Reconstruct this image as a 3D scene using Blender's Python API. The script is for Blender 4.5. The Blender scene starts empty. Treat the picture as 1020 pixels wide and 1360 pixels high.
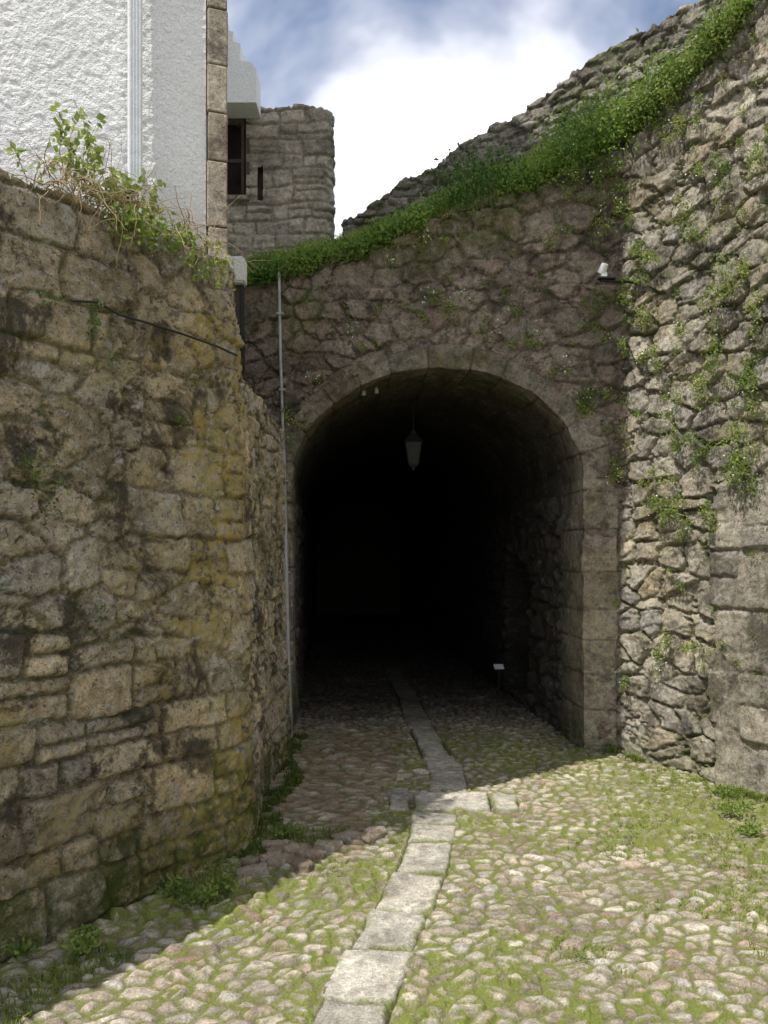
import bpy, math, bmesh, numpy as np
from mathutils import Vector
rng=np.random.default_rng(7)
sc=bpy.context.scene
sc.view_settings.view_transform='Standard'; sc.view_settings.look='None'; sc.view_settings.exposure=0

# ------------------------------------------------------------ numpy noise
def hsh(ix,iy,seed=0.0):
    v=np.sin(ix*127.1+iy*311.7+seed*74.7)*43758.5453
    return v-np.floor(v)
def vnoise(x,y,seed=0.0):
    ix=np.floor(x);iy=np.floor(y);fx=x-ix;fy=y-iy
    fx=fx*fx*fx*(fx*(fx*6-15)+10);fy=fy*fy*fy*(fy*(fy*6-15)+10)
    a=hsh(ix,iy,seed);b=hsh(ix+1,iy,seed);c=hsh(ix,iy+1,seed);d=hsh(ix+1,iy+1,seed)
    return (a*(1-fx)+b*fx)*(1-fy)+(c*(1-fx)+d*fx)*fy
def fbm(x,y,seed=0.0,o=4):
    r=0;a=.5;t=0
    for k in range(o):
        r=r+a*vnoise(x*2**k+k*17.3,y*2**k+k*9.1,seed+k);t+=a;a*=.5
    return r/t*2-1
def ss(a,b,x):
    t=np.clip((x-a)/(b-a),0,1);return t*t*(3-2*t)
def voro(x,y,seed,jit=.8):
    ix=np.floor(x);iy=np.floor(y)
    best=np.full(x.shape,1e9);bx=np.zeros(x.shape);by=np.zeros(x.shape);bid=np.zeros(x.shape)
    offs=[(i,j) for j in (-1,0,1) for i in (-2,-1,0,1)]
    def pt(i,j):
        cx=ix+i;cy=iy+j
        return cx+.5+jit*(hsh(cx,cy,seed)-.5)+.5*np.mod(cy,2),cy+.5+jit*.8*(hsh(cx,cy,seed+3)-.5),hsh(cx,cy,seed+5)
    for i,j in offs:
        px,py,h=pt(i,j);d=(px-x)**2+(py-y)**2;m=d<best
        best=np.where(m,d,best);bx=np.where(m,px,bx);by=np.where(m,py,by);bid=np.where(m,h,bid)
    e=np.full(x.shape,1e9)
    for i,j in offs:
        px,py,h=pt(i,j);dx=px-bx;dy=py-by;l=np.sqrt(dx*dx+dy*dy)
        m=l>1e-6;l=np.where(m,l,1)
        dd=((px+bx)/2-x)*dx/l+((py+by)/2-y)*dy/l
        e=np.where(m&(dd<e),dd,e)
    return e,bid,x-bx,y-by
def facet(s,z,sc_,seed):
    e,r,lx,ly=voro(s/sc_+.25*fbm(s/sc_,z/sc_,seed,2),z/(sc_*.7),seed,1.0)
    a=hsh(np.floor(r*991),1.,seed)-.5;b=hsh(np.floor(r*787),2.,seed)-.5
    return (r-.5)*.5+a*lx*1.6+b*ly*1.6
def rubble(s,z,sx,sy,seed,amp=.04,mort=.014,jit=.85,chink=True,edge=.018):
    s2=s+.30*sx*fbm(s/sx*.6,z/sy*.6,seed,2)+.09*sx*fbm(s/sx*3,z/sy*3,seed+1,2)
    z2=z+.55*sy*fbm(s/sx*.45+9,z/sy*.6,seed+2,2)+.12*sy*fbm(s/sx*3,z/sy*3,seed+4,2)
    e,r,lx,ly=voro(s2/sx,z2/sy,seed,jit)
    e=e*min(sx,sy)
    r2=hsh(np.floor(r*9973),3.0,seed);r3=hsh(np.floor(r*7919),5.0,seed)
    fc=facet(s,z,.13,seed+40)
    prof=1-(1-np.clip((e-mort*.6)/edge,0,1))**2
    h=amp*(prof*(.45+.85*r2)-.4)+amp*.9*prof*((r2-.5)*lx*1.6+(r3-.6)*ly*1.6)+amp*.42*prof*fc
    m=1-ss(mort*.5,mort*1.3,e+.006*fbm(s*40,z*40,seed+6,2))
    if chink:
        es,rs,ax,ay=voro(s2/.065,z2/.042,seed+50,.95);es=es*.042
        zone=ss(.012,.022,.034*(vnoise(s*5,z*6,seed+51))+.008-e)
        ps=1-(1-np.clip((es-.003)/.010,0,1))**2
        hs=amp*(.75*ps*(.4+rs)-.42)
        h=h*(1-zone)+hs*zone;r=np.where(zone>.5,rs,r);m=m*(1-zone)+zone*(1-ss(.002,.007,es))
        e=np.where(zone>.5,es,e)
    h=h+amp*.22*fbm(s*15,z*15,seed+7,3)+amp*.18*fbm(s*48,z*48,seed+8,2)
    return h,r,m,e
def coursed(s,z,hmin,hmax,wmin,wmax,seed,amp=.02,mort=.01,rad=.03,warp=.02,ztop=12,smin=-1,smax=30,edge=.03):
    R=np.random.default_rng(int(seed*13)+5)
    s2=s+warp*.8*fbm(s*2.3,z*2.9,seed,3)+.008*fbm(s*22,z*22,seed+21,2)
    z2=z+warp*fbm(s*1.6+5,z*2.1,seed+1,3)+.008*fbm(s*20,z*20,seed+22,2)
    ys=[-.5]
    while ys[-1]<ztop: ys.append(ys[-1]+R.uniform(hmin,hmax))
    ys=np.array(ys)
    row=np.clip(np.searchsorted(ys,z2)-1,0,len(ys)-2)
    dv=np.minimum(z2-ys[row],ys[row+1]-z2);lv=(z2-(ys[row]+ys[row+1])/2)
    du=np.zeros(s.shape);rid=np.zeros(s.shape);lu=np.zeros(s.shape)
    for k in range(len(ys)-1):
        m=row==k
        if not m.any(): continue
        xs=[smin-R.uniform(0,wmax)]
        while xs[-1]<smax: xs.append(xs[-1]+R.uniform(wmin,wmax))
        xs=np.array(xs)
        q=s2[m]+.3*(hsh(k+0.,1.,seed)-.5)*lv[m]
        c=np.clip(np.searchsorted(xs,q)-1,0,len(xs)-2)
        d_=np.minimum(q-xs[c],xs[c+1]-q)
        rr=hsh(c+0.,k+0.,seed+2)
        sp=(hsh(c+3.,k+1.,seed+9)>.66)&((ys[k+1]-ys[k])>.15)
        mid=(.35+.3*hsh(c+1.,k+7.,seed))*(ys[k+1]-ys[k])+ys[k]
        zz=z2[m];dvm=dv[m];dvm=np.where(sp,np.minimum(dvm,np.abs(zz-mid)),dvm);dv[m]=dvm
        rr=np.where(sp&(zz>mid),hsh(rr*99,2.,seed),rr)
        du[m]=d_;rid[m]=rr;lu[m]=q-(xs[c]+xs[c+1])/2
    a=np.clip(rad-du,0,None);b=np.clip(rad-dv,0,None)
    e=rad-np.sqrt(a*a+b*b);e=np.where((du>rad)&(dv>rad),np.minimum(du,dv),e)
    r2=hsh(np.floor(rid*9973),3.,seed);r3=hsh(np.floor(rid*7919),5.,seed)
    prof=1-(1-np.clip((e-mort*.5)/edge,0,1))**2.2
    h=amp*(prof*(.6+.8*r2)-.5)+prof*((r2-.5)*lu*.12+(r3-.5)*lv*.22)
    m=1-ss(mort*.4,mort*1.4,e+.008*fbm(s*40,z*40,seed+6,2))
    return h,rid,m,e
def mixed(s,z,seed):
    h1,r1,m1,e1=coursed(s,z,.13,.24,.16,.44,seed,amp=.021,mort=.012,rad=.028,warp=.06,edge=.016)
    h2,r2,m2,e2=rubble(s,z,.27,.16,seed+2,amp=.024,mort=.012,jit=.7,edge=.014)
    q=fbm(s*.9,z*1.1,seed+30,3)+.22
    k=q>0
    h=np.where(k,h1,h2);r=np.where(k,r1,r2);m=np.where(k,m1,m2);e=np.where(k,e1,e2)
    b=np.abs(q)*.5;m=np.maximum(m,(1-ss(.004,.014,b))*.7);h=h-.010*(1-ss(.0,.015,b));e=np.minimum(e,b)
    fill=ss(.05,.4,fbm(s*2.1,z*2.6,seed+60,3))
    h=h*(1-.4*fill)
    h=h+.012*facet(s,z,.11,seed+5)
    return h,r,m,e

# ------------------------------------------------------------ mesh helpers
def link(o,parent=None):
    sc.collection.objects.link(o)
    if parent: o.parent=parent
    return o
def empty(name):
    return link(bpy.data.objects.new(name,None))
def raw_mesh(name,V,F,mat,attrs=None,parent=None,smooth=True):
    me=bpy.data.meshes.new(name)
    V=np.ascontiguousarray(V,dtype=np.float32);F=np.ascontiguousarray(F,dtype=np.int32)
    nf,k=F.shape
    me.vertices.add(len(V));me.vertices.foreach_set('co',V.ravel())
    me.loops.add(nf*k);me.loops.foreach_set('vertex_index',F.ravel())
    me.polygons.add(nf);me.polygons.foreach_set('loop_start',np.arange(0,nf*k,k,dtype=np.int32))
    me.update(calc_edges=True)
    me.polygons.foreach_set('use_smooth',np.full(nf,smooth))
    for n,a in (attrs or {}).items():
        at=me.attributes.new(n,'FLOAT','POINT');at.data.foreach_set('value',np.ascontiguousarray(a,dtype=np.float32).ravel())
    me.materials.append(mat);me.update()
    return link(bpy.data.objects.new(name,me),parent)
def gnorm(P):
    du=np.gradient(P,axis=0);dv=np.gradient(P,axis=1)
    n=np.cross(du,dv);l=np.linalg.norm(n,axis=2,keepdims=True);return n/np.maximum(l,1e-9)
def grid(name,P,mat,attrs=None,fmask=None,parent=None,flip=False):
    nu,nv=P.shape[:2]
    I=np.arange(nu*nv).reshape(nu,nv)
    F=np.stack([I[:-1,:-1],I[1:,:-1],I[1:,1:],I[:-1,1:]],-1).reshape(-1,4)
    if flip:F=F[:,::-1]
    if fmask is not None:F=F[fmask[:-1,:-1].ravel()]
    return raw_mesh(name,P.reshape(-1,3),F,mat,attrs,parent)
def box(name,x0,x1,y0,y1,z0,z1,mat,parent=None,bev=.01):
    bm=bmesh.new();bmesh.ops.create_cube(bm,size=1)
    for v in bm.verts:
        v.co=((x0+x1)/2+v.co.x*(x1-x0),(y0+y1)/2+v.co.y*(y1-y0),(z0+z1)/2+v.co.z*(z1-z0))
    if bev: bmesh.ops.bevel(bm,geom=bm.edges[:],offset=bev,segments=2,affect='EDGES')
    me=bpy.data.meshes.new(name);bm.to_mesh(me);bm.free();me.materials.append(mat)
    return link(bpy.data.objects.new(name,me),parent)
def prism(name,pts,z0,z1,mat,parent=None,axis='z'):
    n=len(pts)
    if axis=='z': V=[(p[0],p[1],z0) for p in pts]+[(p[0],p[1],z1) for p in pts]
    else: V=[(p[0],z0,p[1]) for p in pts]+[(p[0],z1,p[1]) for p in pts]
    F=[tuple(range(n))[::-1],tuple(range(n,2*n))]+[(i,(i+1)%n,(i+1)%n+n,i+n) for i in range(n)]
    me=bpy.data.meshes.new(name);me.from_pydata(V,[],F)
    bm=bmesh.new();bm.from_mesh(me);bmesh.ops.recalc_face_normals(bm,faces=bm.faces[:]);bm.to_mesh(me);bm.free()
    me.materials.append(mat)
    return link(bpy.data.objects.new(name,me),parent)
def tubes(name,paths,r,mat,parent=None):
    cu=bpy.data.curves.new(name,'CURVE');cu.dimensions='3D';cu.bevel_depth=r;cu.bevel_resolution=1;cu.use_fill_caps=True
    for p in paths:
        sp=cu.splines.new('POLY');sp.points.add(len(p)-1)
        for i,q in enumerate(p):
            sp.points[i].co=(*q[:3],1);sp.points[i].radius=q[3] if len(q)>3 else 1
    cu.materials.append(mat)
    return link(bpy.data.objects.new(name,cu),parent)
def path_sample(pts,ds,rad=0.1):
    pts=np.array(pts,float)
    seg=np.linalg.norm(np.diff(pts[:,:2],axis=0),axis=1);cum=np.r_[0,np.cumsum(seg)]
    n=int(cum[-1]/ds)+1;s=np.linspace(0,cum[-1],n)
    P=np.stack([np.interp(s,cum,pts[:,k]) for k in range(pts.shape[1])],1)
    k=max(1,int(rad/ds))
    if rad>0:
        ker=np.ones(2*k+1)/(2*k+1);pad=k
        Q=P.copy()
        for c in range(P.shape[1]):
            a=np.r_[2*P[0,c]-P[pad:0:-1,c],P[:,c],2*P[-1,c]-P[-2:-pad-2:-1,c]]
            Q[:,c]=np.convolve(a,ker,'valid')
        P=Q
    t=np.gradient(P[:,:2],axis=0);t/=np.linalg.norm(t,axis=1,keepdims=True)
    return s,P,t

# ------------------------------------------------------------ material helpers
class NT:
    def __init__(s,name):
        s.m=bpy.data.materials.new(name);s.m.use_nodes=True;s.t=s.m.node_tree;s.t.nodes.clear()
        s.out=s.n('ShaderNodeOutputMaterial');s.b=s.n('ShaderNodeBsdfPrincipled')
        s.l(s.b.outputs[0],s.out.inputs[0]);s.co=s.n('ShaderNodeTexCoord').outputs['Object']
    def n(s,t):return s.t.nodes.new(t)
    def l(s,a,b):s.t.links.new(a,b)
    def noise(s,scale,detail=4,rough=.6,co=None,dist=0):
        n=s.n('ShaderNodeTexNoise');n.inputs['Scale'].default_value=scale;n.inputs['Detail'].default_value=detail
        n.inputs['Roughness'].default_value=rough;n.inputs['Distortion'].default_value=dist;s.l(co or s.co,n.inputs['Vector']);return n.outputs[0]
    def attr(s,name):
        n=s.n('ShaderNodeAttribute');n.attribute_name=name;return n.outputs['Fac']
    def mr(s,x,a,b,c=0,d=1,sm=False):
        n=s.n('ShaderNodeMapRange');n.interpolation_type='SMOOTHSTEP' if sm else 'LINEAR'
        s.l(x,n.inputs[0])
        for i,v in enumerate((a,b,c,d)):n.inputs[i+1].default_value=v
        return n.outputs[0]
    def math(s,op,a,b=None):
        n=s.n('ShaderNodeMath');n.operation=op
        for i,v in enumerate((a,b)):
            if v is None:continue
            if isinstance(v,(int,float)):n.inputs[i].default_value=v
            else:s.l(v,n.inputs[i])
        return n.outputs[0]
    def mix(s,f,a,b,mode='MIX'):
        n=s.n('ShaderNodeMix');n.data_type='RGBA';n.blend_type=mode
        for i,v in ((0,f),(6,a),(7,b)):
            if isinstance(v,(int,float)):n.inputs[i].default_value=v
            elif isinstance(v,tuple):n.inputs[i].default_value=(*v,1)
            else:s.l(v,n.inputs[i])
        return n.outputs[2]
    def ramp(s,x,cols):
        n=s.n('ShaderNodeValToRGB');e=n.color_ramp.elements
        while len(e)<len(cols):e.new(.5)
        for i,c in enumerate(cols):e[i].position=i/(len(cols)-1);e[i].color=(*c,1)
        s.l(x,n.inputs[0]);return n.outputs[0]
    def mul(s,c,x):
        n=s.n('ShaderNodeVectorMath');n.operation='SCALE';s.l(c,n.inputs[0])
        if isinstance(x,(int,float)):n.inputs[3].default_value=x
        else:s.l(x,n.inputs[3])
        return n.outputs[0]
    def bump(s,x,d,st=1,prev=None):
        n=s.n('ShaderNodeBump');n.inputs['Distance'].default_value=d;n.inputs['Strength'].default_value=st;s.l(x,n.inputs['Height'])
        if prev:s.l(prev,n.inputs['Normal'])
        return n.outputs[0]
    def fin(s,col,rough=.9,norm=None,spec=.3,metal=0):
        if isinstance(col,tuple):s.b.inputs['Base Color'].default_value=(*col,1)
        else:s.l(col,s.b.inputs['Base Color'])
        s.b.inputs['Roughness'].default_value=rough;s.b.inputs['Specular IOR Level'].default_value=spec;s.b.inputs['Metallic'].default_value=metal
        if norm:s.l(norm,s.b.inputs['Normal'])
        return s.m
def stone(name,cols,mortar,bright=1,stain=.5,white=.5,yellow=(.43,.335,.10),moss=(.10,.13,.025),staincol=(.05,.044,.036),mossthr=(.36,.56)):
    k=NT(name)
    c=k.ramp(k.attr('rnd'),cols)
    c=k.mul(c,k.mr(k.noise(2.2,4,.6),.3,.7,.62*bright,1.35*bright))
    mid=k.noise(21,5,.72)
    c=k.mul(c,k.mr(mid,.3,.7,.55,1.45))
    fine=k.noise(120,3,.75)
    c=k.mul(c,k.mr(fine,.3,.7,.65,1.35))
    mm=k.math('MULTIPLY',k.attr('mort'),.8)
    c=k.mix(mm,c,k.mul(k.mix(0.,mortar,mortar),k.mr(fine,.3,.7,.6,1.4)))
    lo=k.noise(3.3,7,.74,dist=.5)
    st=k.mr(lo,.50,.60,0,stain,True)
    c=k.mix(st,c,staincol)
    st2=k.mr(k.noise(34,4,.75),.55,.64,0,stain*.85,True)
    c=k.mix(st2,c,staincol)
    wn_=k.noise(19,6,.75,dist=.8)
    wl=k.math('MULTIPLY',k.mr(wn_,.54,.59,0,white,True),k.mr(lo,.56,.44,0,1,True))
    c=k.mix(wl,c,(.54,.53,.48))
    yl=k.math('MULTIPLY',k.mr(mid,.40,.58,0,.88,True),k.attr('lich'))
    c=k.mix(yl,c,yellow)
    ml=k.math('MULTIPLY',k.mr(k.noise(12,5,.72),mossthr[0],mossthr[1],0,1,True),k.attr('moss'))
    c=k.mix(ml,c,k.ramp(fine,[(moss[0]*.45,moss[1]*.5,moss[2]*.5),moss,(moss[0]*1.8,moss[1]*1.6,moss[2]*1.5)]))
    c=k.mul(c,k.mr(k.attr('tone_shade'),-1,1,2,0))  # scales stone colour: painted light and shade, plus plain tone differences
    b=k.bump(k.noise(42,5,.78),.028,.95);b=k.bump(fine,.006,.9,b)
    return k.fin(c,.93,b,.2)
def plain(name,col,rough=.6,metal=0,var=.25,scale=14,bump=.002):
    k=NT(name);c=k.mul(k.mix(0.0,col,col),k.mr(k.noise(scale,4,.65),.3,.7,1-var,1+var))
    return k.fin(c,rough,k.bump(k.noise(scale*5,2),bump),.4,metal)
def leafmat(name,cols,tr=.35):
    k=NT(name);c=k.ramp(k.attr('rnd'),cols);k.fin(c,.55,None,.3)
    t=k.n('ShaderNodeBsdfTranslucent');k.l(k.mul(c,1.2),t.inputs[0])
    m=k.n('ShaderNodeMixShader');m.inputs[0].default_value=tr;k.l(k.b.outputs[0],m.inputs[1]);k.l(t.outputs[0],m.inputs[2]);k.l(m.outputs[0],k.out.inputs[0]);return k.m

M_left=stone('left_wall_stone',[(.24,.20,.135),(.40,.325,.21),(.29,.255,.195),(.48,.385,.245),(.27,.245,.20),(.42,.355,.255)],(.19,.15,.10),1.38,.84,.9)
M_arch=stone('arch_wall_stone',[(.21,.17,.135),(.34,.27,.215),(.26,.21,.17),(.38,.31,.245),(.29,.21,.165)],(.20,.16,.12),1.18,.62,.45)
M_right=stone('right_wall_stone',[(.27,.235,.185),(.44,.39,.31),(.32,.285,.24),(.48,.43,.345),(.29,.265,.245),(.40,.335,.25)],(.29,.245,.175),1.20,.58,.8)
M_par=stone('parapet_stone',[(.24,.22,.18),(.36,.33,.27),(.29,.26,.21)],(.14,.12,.09),1.0,.6,.8)
M_dress=stone('dressed_granite',[(.29,.245,.195),(.38,.325,.26),(.32,.285,.225),(.42,.36,.295)],(.10,.08,.06),1.2,.50,.5)
M_tun=stone('tunnel_stone',[(.075,.068,.055),(.12,.105,.09),(.09,.08,.07)],(.045,.04,.032),.6,.6,.15)  # blackened so the stone colour carries the tunnel's darkness
M_tower=stone('tower_stone',[(.32,.28,.22),(.46,.40,.32),(.38,.34,.28),(.50,.45,.37)],(.36,.31,.24),1.15,.35,.5)
M_cob=stone('cobble_stone',[(.33,.28,.205),(.50,.44,.345),(.26,.215,.165),(.57,.51,.425),(.37,.30,.225),(.45,.42,.37),(.44,.33,.245)],(.20,.185,.09),1.32,.30,.4,yellow=(.27,.15,.105),moss=(.24,.28,.065),staincol=(.13,.112,.08),mossthr=(.34,.58))
M_slab=stone('slab_granite',[(.46,.43,.37),(.58,.54,.46),(.52,.475,.40)],(.20,.19,.11),1.15,.32,.35,moss=(.22,.26,.06),staincol=(.18,.155,.125))
M_earth=stone('earth',[(.10,.09,.05),(.13,.12,.06)],(.06,.06,.03),1,.3,.1,moss=(.13,.17,.035))
M_leaf=leafmat('leaf_green',[(.03,.075,.015),(.07,.15,.025),(.14,.25,.04),(.26,.36,.07)])
M_leafy=leafmat('leaf_yellowgreen',[(.05,.09,.02),(.11,.18,.035),(.21,.29,.06),(.34,.39,.11)])
M_grass=leafmat('grass_blades',[(.06,.10,.02),(.12,.18,.035),(.21,.27,.055),(.34,.36,.12)])
M_twig=plain('dry_twig',(.36,.27,.16),.8)
M_flower=plain('white_petal',(.8,.8,.76),.6,0,.05)
M_metal=plain('grey_pipe_paint',(.42,.42,.43),.5,0,.25,9)
M_black=plain('black_iron',(.03,.03,.03),.5,.3)
M_white=plain('white_plastic',(.72,.74,.76),.4,0,.08)
M_wood=plain('dark_wood',(.07,.05,.035),.75,0,.4,8)
M_tile=plain('roof_tile',(.32,.13,.07),.8,0,.3,6)
k=NT('white_stucco')
c=k.mix(k.mr(k.noise(1.4,5,.6),.4,.75),(.84,.84,.84),(.76,.76,.75))
c=k.mul(c,k.mr(k.noise(95,3,.6),.35,.65,.90,1.05))
st=k.n('ShaderNodeSeparateXYZ');k.l(k.co,st.inputs[0])
c=k.mix(k.mr(st.outputs[2],3.2,3.75,.55,0,True),c,(.42,.37,.27))
b=k.bump(k.noise(55,3,.55),.016,.8);b=k.bump(k.noise(130,2,.6),.005,.8,b)
M_stucco=k.fin(c,.9,b,.2)
k=NT('old_glass');M_glass=k.fin((.03,.035,.035),.3,k.bump(k.noise(5),.01),.3)

# ------------------------------------------------------------ foliage builders
def nrm(n,size=(3,)):
    v=rng.normal(size=(n,)+size);return np.clip(v,-1.6,1.6)
class Fol:
    def __init__(s):s.V=[];s.F=[];s.R=[];s.n=0
    def leaves(s,c,L,W,up=.4,rnd=None,dirv=None):
        n=len(c);a=rng.normal(size=(n,3));a[:,2]+=up
        if dirv is not None:a+=dirv
        a/=np.linalg.norm(a,axis=1,keepdims=True)
        q=rng.normal(size=(n,3));b=np.cross(a,q);b/=np.linalg.norm(b,axis=1,keepdims=True);nn=np.cross(a,b)
        L=(L*rng.uniform(.6,1.4,n))[:,None];W=(W*rng.uniform(.7,1.3,n))[:,None]
        v=np.stack([c,c+a*L*.45+b*W/2+nn*L*.06,c+a*L,c+a*L*.45-b*W/2+nn*L*.06],1)
        s.V.append(v.reshape(-1,3));s.F.append(np.arange(n*4).reshape(n,4)+s.n);s.n+=n*4
        r=rng.uniform(0,1,n) if rnd is None else np.clip(rnd+rng.normal(0,.14,n),0,1)
        s.R.append(np.repeat(r,4))
    def blades(s,c,H,W,lean=.5,rnd=None):
        n=len(c);th=rng.uniform(0,2*math.pi,n);d=np.stack([np.cos(th),np.sin(th),0*th],1)
        b=np.stack([-np.sin(th+rng.normal(0,.8,n)),np.cos(th),0*th],1)
        H=(H*rng.uniform(.5,1.4,n))[:,None];ln=(lean*rng.uniform(.1,1.2,n))[:,None]
        z=np.array([0,0,1.])
        p1=c+z*H*.6+d*H*ln*.3;p2=c+z*H*(1-.3*ln)+d*H*ln
        w=W*rng.uniform(.7,1.3,n)[:,None]/2
        v=np.stack([c-b*w,c+b*w,p1+b*w*.8,p1-b*w*.8,p2+b*w*.1,p2-b*w*.1],1)
        s.V.append(v.reshape(-1,3));base=np.arange(n)[:,None]*6+s.n
        s.F.append(np.concatenate([base+np.array([[0,1,2,3]]),base+np.array([[3,2,4,5]])]));s.n+=n*6
        r=rng.uniform(0,1,n) if rnd is None else np.clip(rnd+rng.normal(0,.15,n),0,1)
        s.R.append(np.repeat(r,6))
    def build(s,name,mat,parent=None):
        return raw_mesh(name,np.concatenate(s.V),np.concatenate(s.F),mat,{'rnd':np.concatenate(s.R)},parent,False)
def clump(f,c,n,r,L,W,up=.4,rnd=.5,sq=(1,1,1),dirv=None):
    p=nrm(n)*.5*r*np.array(sq)+np.array(c);f.leaves(p,L,W,up,np.full(n,rnd),dirv)

# ------------------------------------------------------------ wall builder
def wall(name,pts,ds,mat,pat,batter=0,top=.35,round_=.1,extra=None,mask=None,z0=-.15,seed=1,parent=None,topn=.05):
    s,P,t=path_sample(pts,ds,round_)
    n=np.stack([t[:,1],-t[:,0]],1)
    H=P[:,2]+topn*fbm(s*3.1,s*0+seed,seed,3)*1.2+topn*.9*(np.floor(vnoise(s*4.2,s*0,seed+4)*3)/3-.3)
    hm=np.max(H);nz=int((hm-z0)/ds)+1;nt=int(top/ds)
    w=np.linspace(0,1,nz)
    S=np.repeat(s[:,None],nz+nt,1);Z=np.zeros((len(s),nz+nt));B=np.zeros_like(Z)
    Z[:,:nz]=z0+(H[:,None]-z0)*w[None]
    tt=np.arange(1,nt+1)*ds
    Z[:,nz:]=H[:,None]+0*tt[None];B[:,nz:]=tt[None]
    X=P[:,0:1]-n[:,0:1]*(B+batter*Z);Y=P[:,1:2]-n[:,1:2]*(B+batter*Z)
    G=np.stack([X,Y,Z],-1)
    N=gnorm(G)
    ref=np.concatenate([n,np.zeros((len(s),1))],1)[:,None,:]
    if (N[:,:nz//2]*ref).sum(-1).mean()<0:N=-N;fl=True
    else:fl=False
    h,r,m,e=pat(S,Z+B)
    A={'rnd':r,'mort':m,'lich':np.zeros_like(r),'moss':np.zeros_like(r)}
    if extra:h=extra(S,Z,B,h,A,e,X,Y)
    G=G+N*h[...,None]
    fm=None
    if mask:fm=mask(S,Z,B,X,Y)
    return grid(name,G,mat,A,fm,parent,fl)

D=np.array([.9814,-.192]);NF=np.array([-.192,-.9814]);C=np.array([.415,6.76]);AA=1.25;BB=.97;ZS=2.25
T=np.array([-.073,.9973])

# ---- LEFT WALL
pL=[(-3.25,.55,3.25),(-1.52,3.14,3.25),(-.74,4.31,3.25),(-.75,4.6,3.22),(-.80,6.55,3.2),(-.86,7.1,3.2)]
segc=np.hypot(-.74+1.52,4.31-3.14)+np.hypot(3.25-1.52,3.14-.55)
def ex_left(S,Z,B,h,A,e,X,Y):
    f=fbm(X*1.1+Y,Z*1.0,31,4);s0=S-segc
    near=np.exp(-((s0+.16)/.40)**2)
    r=A['rnd'];pick=np.where(hsh(np.floor(r*5501),4.,3)>.45,1.,.28)
    A['lich']=np.clip((.45*ss(.0,.4,f)+.90*near*ss(-.35,.3,f+.12*(2.6-Z)+.4*fbm(S*3,Z*3,14,3))+.6*ss(.1,.4,fbm(S*2,Z*2.5,8,3)))*pick,0,1)*(Z<2.95)*np.where(s0>.35,.35,1)
    A['moss']=np.clip(.45*ss(.02,.0,e)*ss(-.1,.4,fbm(S*.9,Z*.8,5,4))+.8*ss(.45,.0,Z+.4*f)+.55*ss(.25,.5,fbm(S*1.6,Z*1.4,77,4))+.5*(B>0.02),0,1)
    A['tone_shade']=-.25*ss(-.05,.25,s0)*ss(.1,.8,Z)+.24*ss(.0,.5,fbm(S*1.0+3,Z*.7,29,3))*ss(-.3,-.7,s0)-.10*near  # bounce light put into the stone colour past the corner; dark patches random
    return h+.014*fbm(S*9,Z*9,3,4)+.009*fbm(S*34,Z*34,4,3)+.035*fbm(S*.9,Z*.9,6,2)
def mk_left(S,Z,B,X,Y):
    lim=2.66+.03*fbm(S*4,S*0,3,2)+.55*ss(.22,.12,S-segc)
    return (Z<=lim)&~((S>segc+.2)&(B>0))
LW=empty('left_retaining_wall')
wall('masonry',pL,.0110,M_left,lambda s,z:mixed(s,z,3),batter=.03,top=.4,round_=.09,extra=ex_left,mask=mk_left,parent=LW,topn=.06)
prism('fill_upper',[(-1.02,4.47),(-1.92,7.05),(-7,6.4),(-7,.5),(-3.55,.5)],-.1,3.12,M_earth,LW)
prism('fill_lower',[(-.93,4.5),(-.99,7.02),(-1.90,7.02),(-1.03,4.5)],-.1,2.58,M_earth,LW)

# ---- RIGHT WALL
pR=[(1.93,6.50,5.05),(1.99,6.36,5.1),(2.55,5.25,5.40),(3.4,3.6,5.6),(4.3,1.6,5.7),(4.9,-.8,5.7)]
def ex_right(S,Z,B,h,A,e,X,Y):
    f=fbm(S*1.3,Z*1.1,41,4)
    q=ss(.97,.99,S+.05*(np.floor(Z/.42)%2))*ss(1.62,1.60,S)*ss(2.12,2.10,Z)
    hq,rq,mq,eq=coursed(S-.97,Z,.36,.48,.26,.37,19,amp=.010,mort=.006,rad=.02,warp=.012)
    h=h*(1-q)+q*(hq+.022+.012*fbm(S*11,Z*11,7,4)+.005*fbm(S*40,Z*40,7,2))
    for a,b in (('rnd',rq*.6),('mort',mq*.6)):A[a]=A[a]*(1-q)+q*b
    A['moss']=np.clip(.75*ss(.025,.0,e)*ss(-.15,.25,f)+.5*ss(.3,0,Z)+.9*(B>0),0,1)*(1-.6*q)
    A['lich']=.35*ss(.1,.45,fbm(S*2.2,Z*2,61,3))*(1-q)
    A['tone_shade']=.18*fbm(S*1.5,Z*.9,64,3)+.10*q  # random tone; dressed blocks slightly darker
    return h+.04*fbm(S*1.2,Z*1.2,9,3)*(1-q)
RW=empty('right_rampart_wall')
wall('masonry',pR,.0115,M_right,lambda s,z:rubble(s,z,.28,.16,11,amp=.038,mort=.010,jit=.95,edge=.014),batter=.006,top=.35,round_=.05,extra=ex_right,parent=RW,topn=.07)

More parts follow.
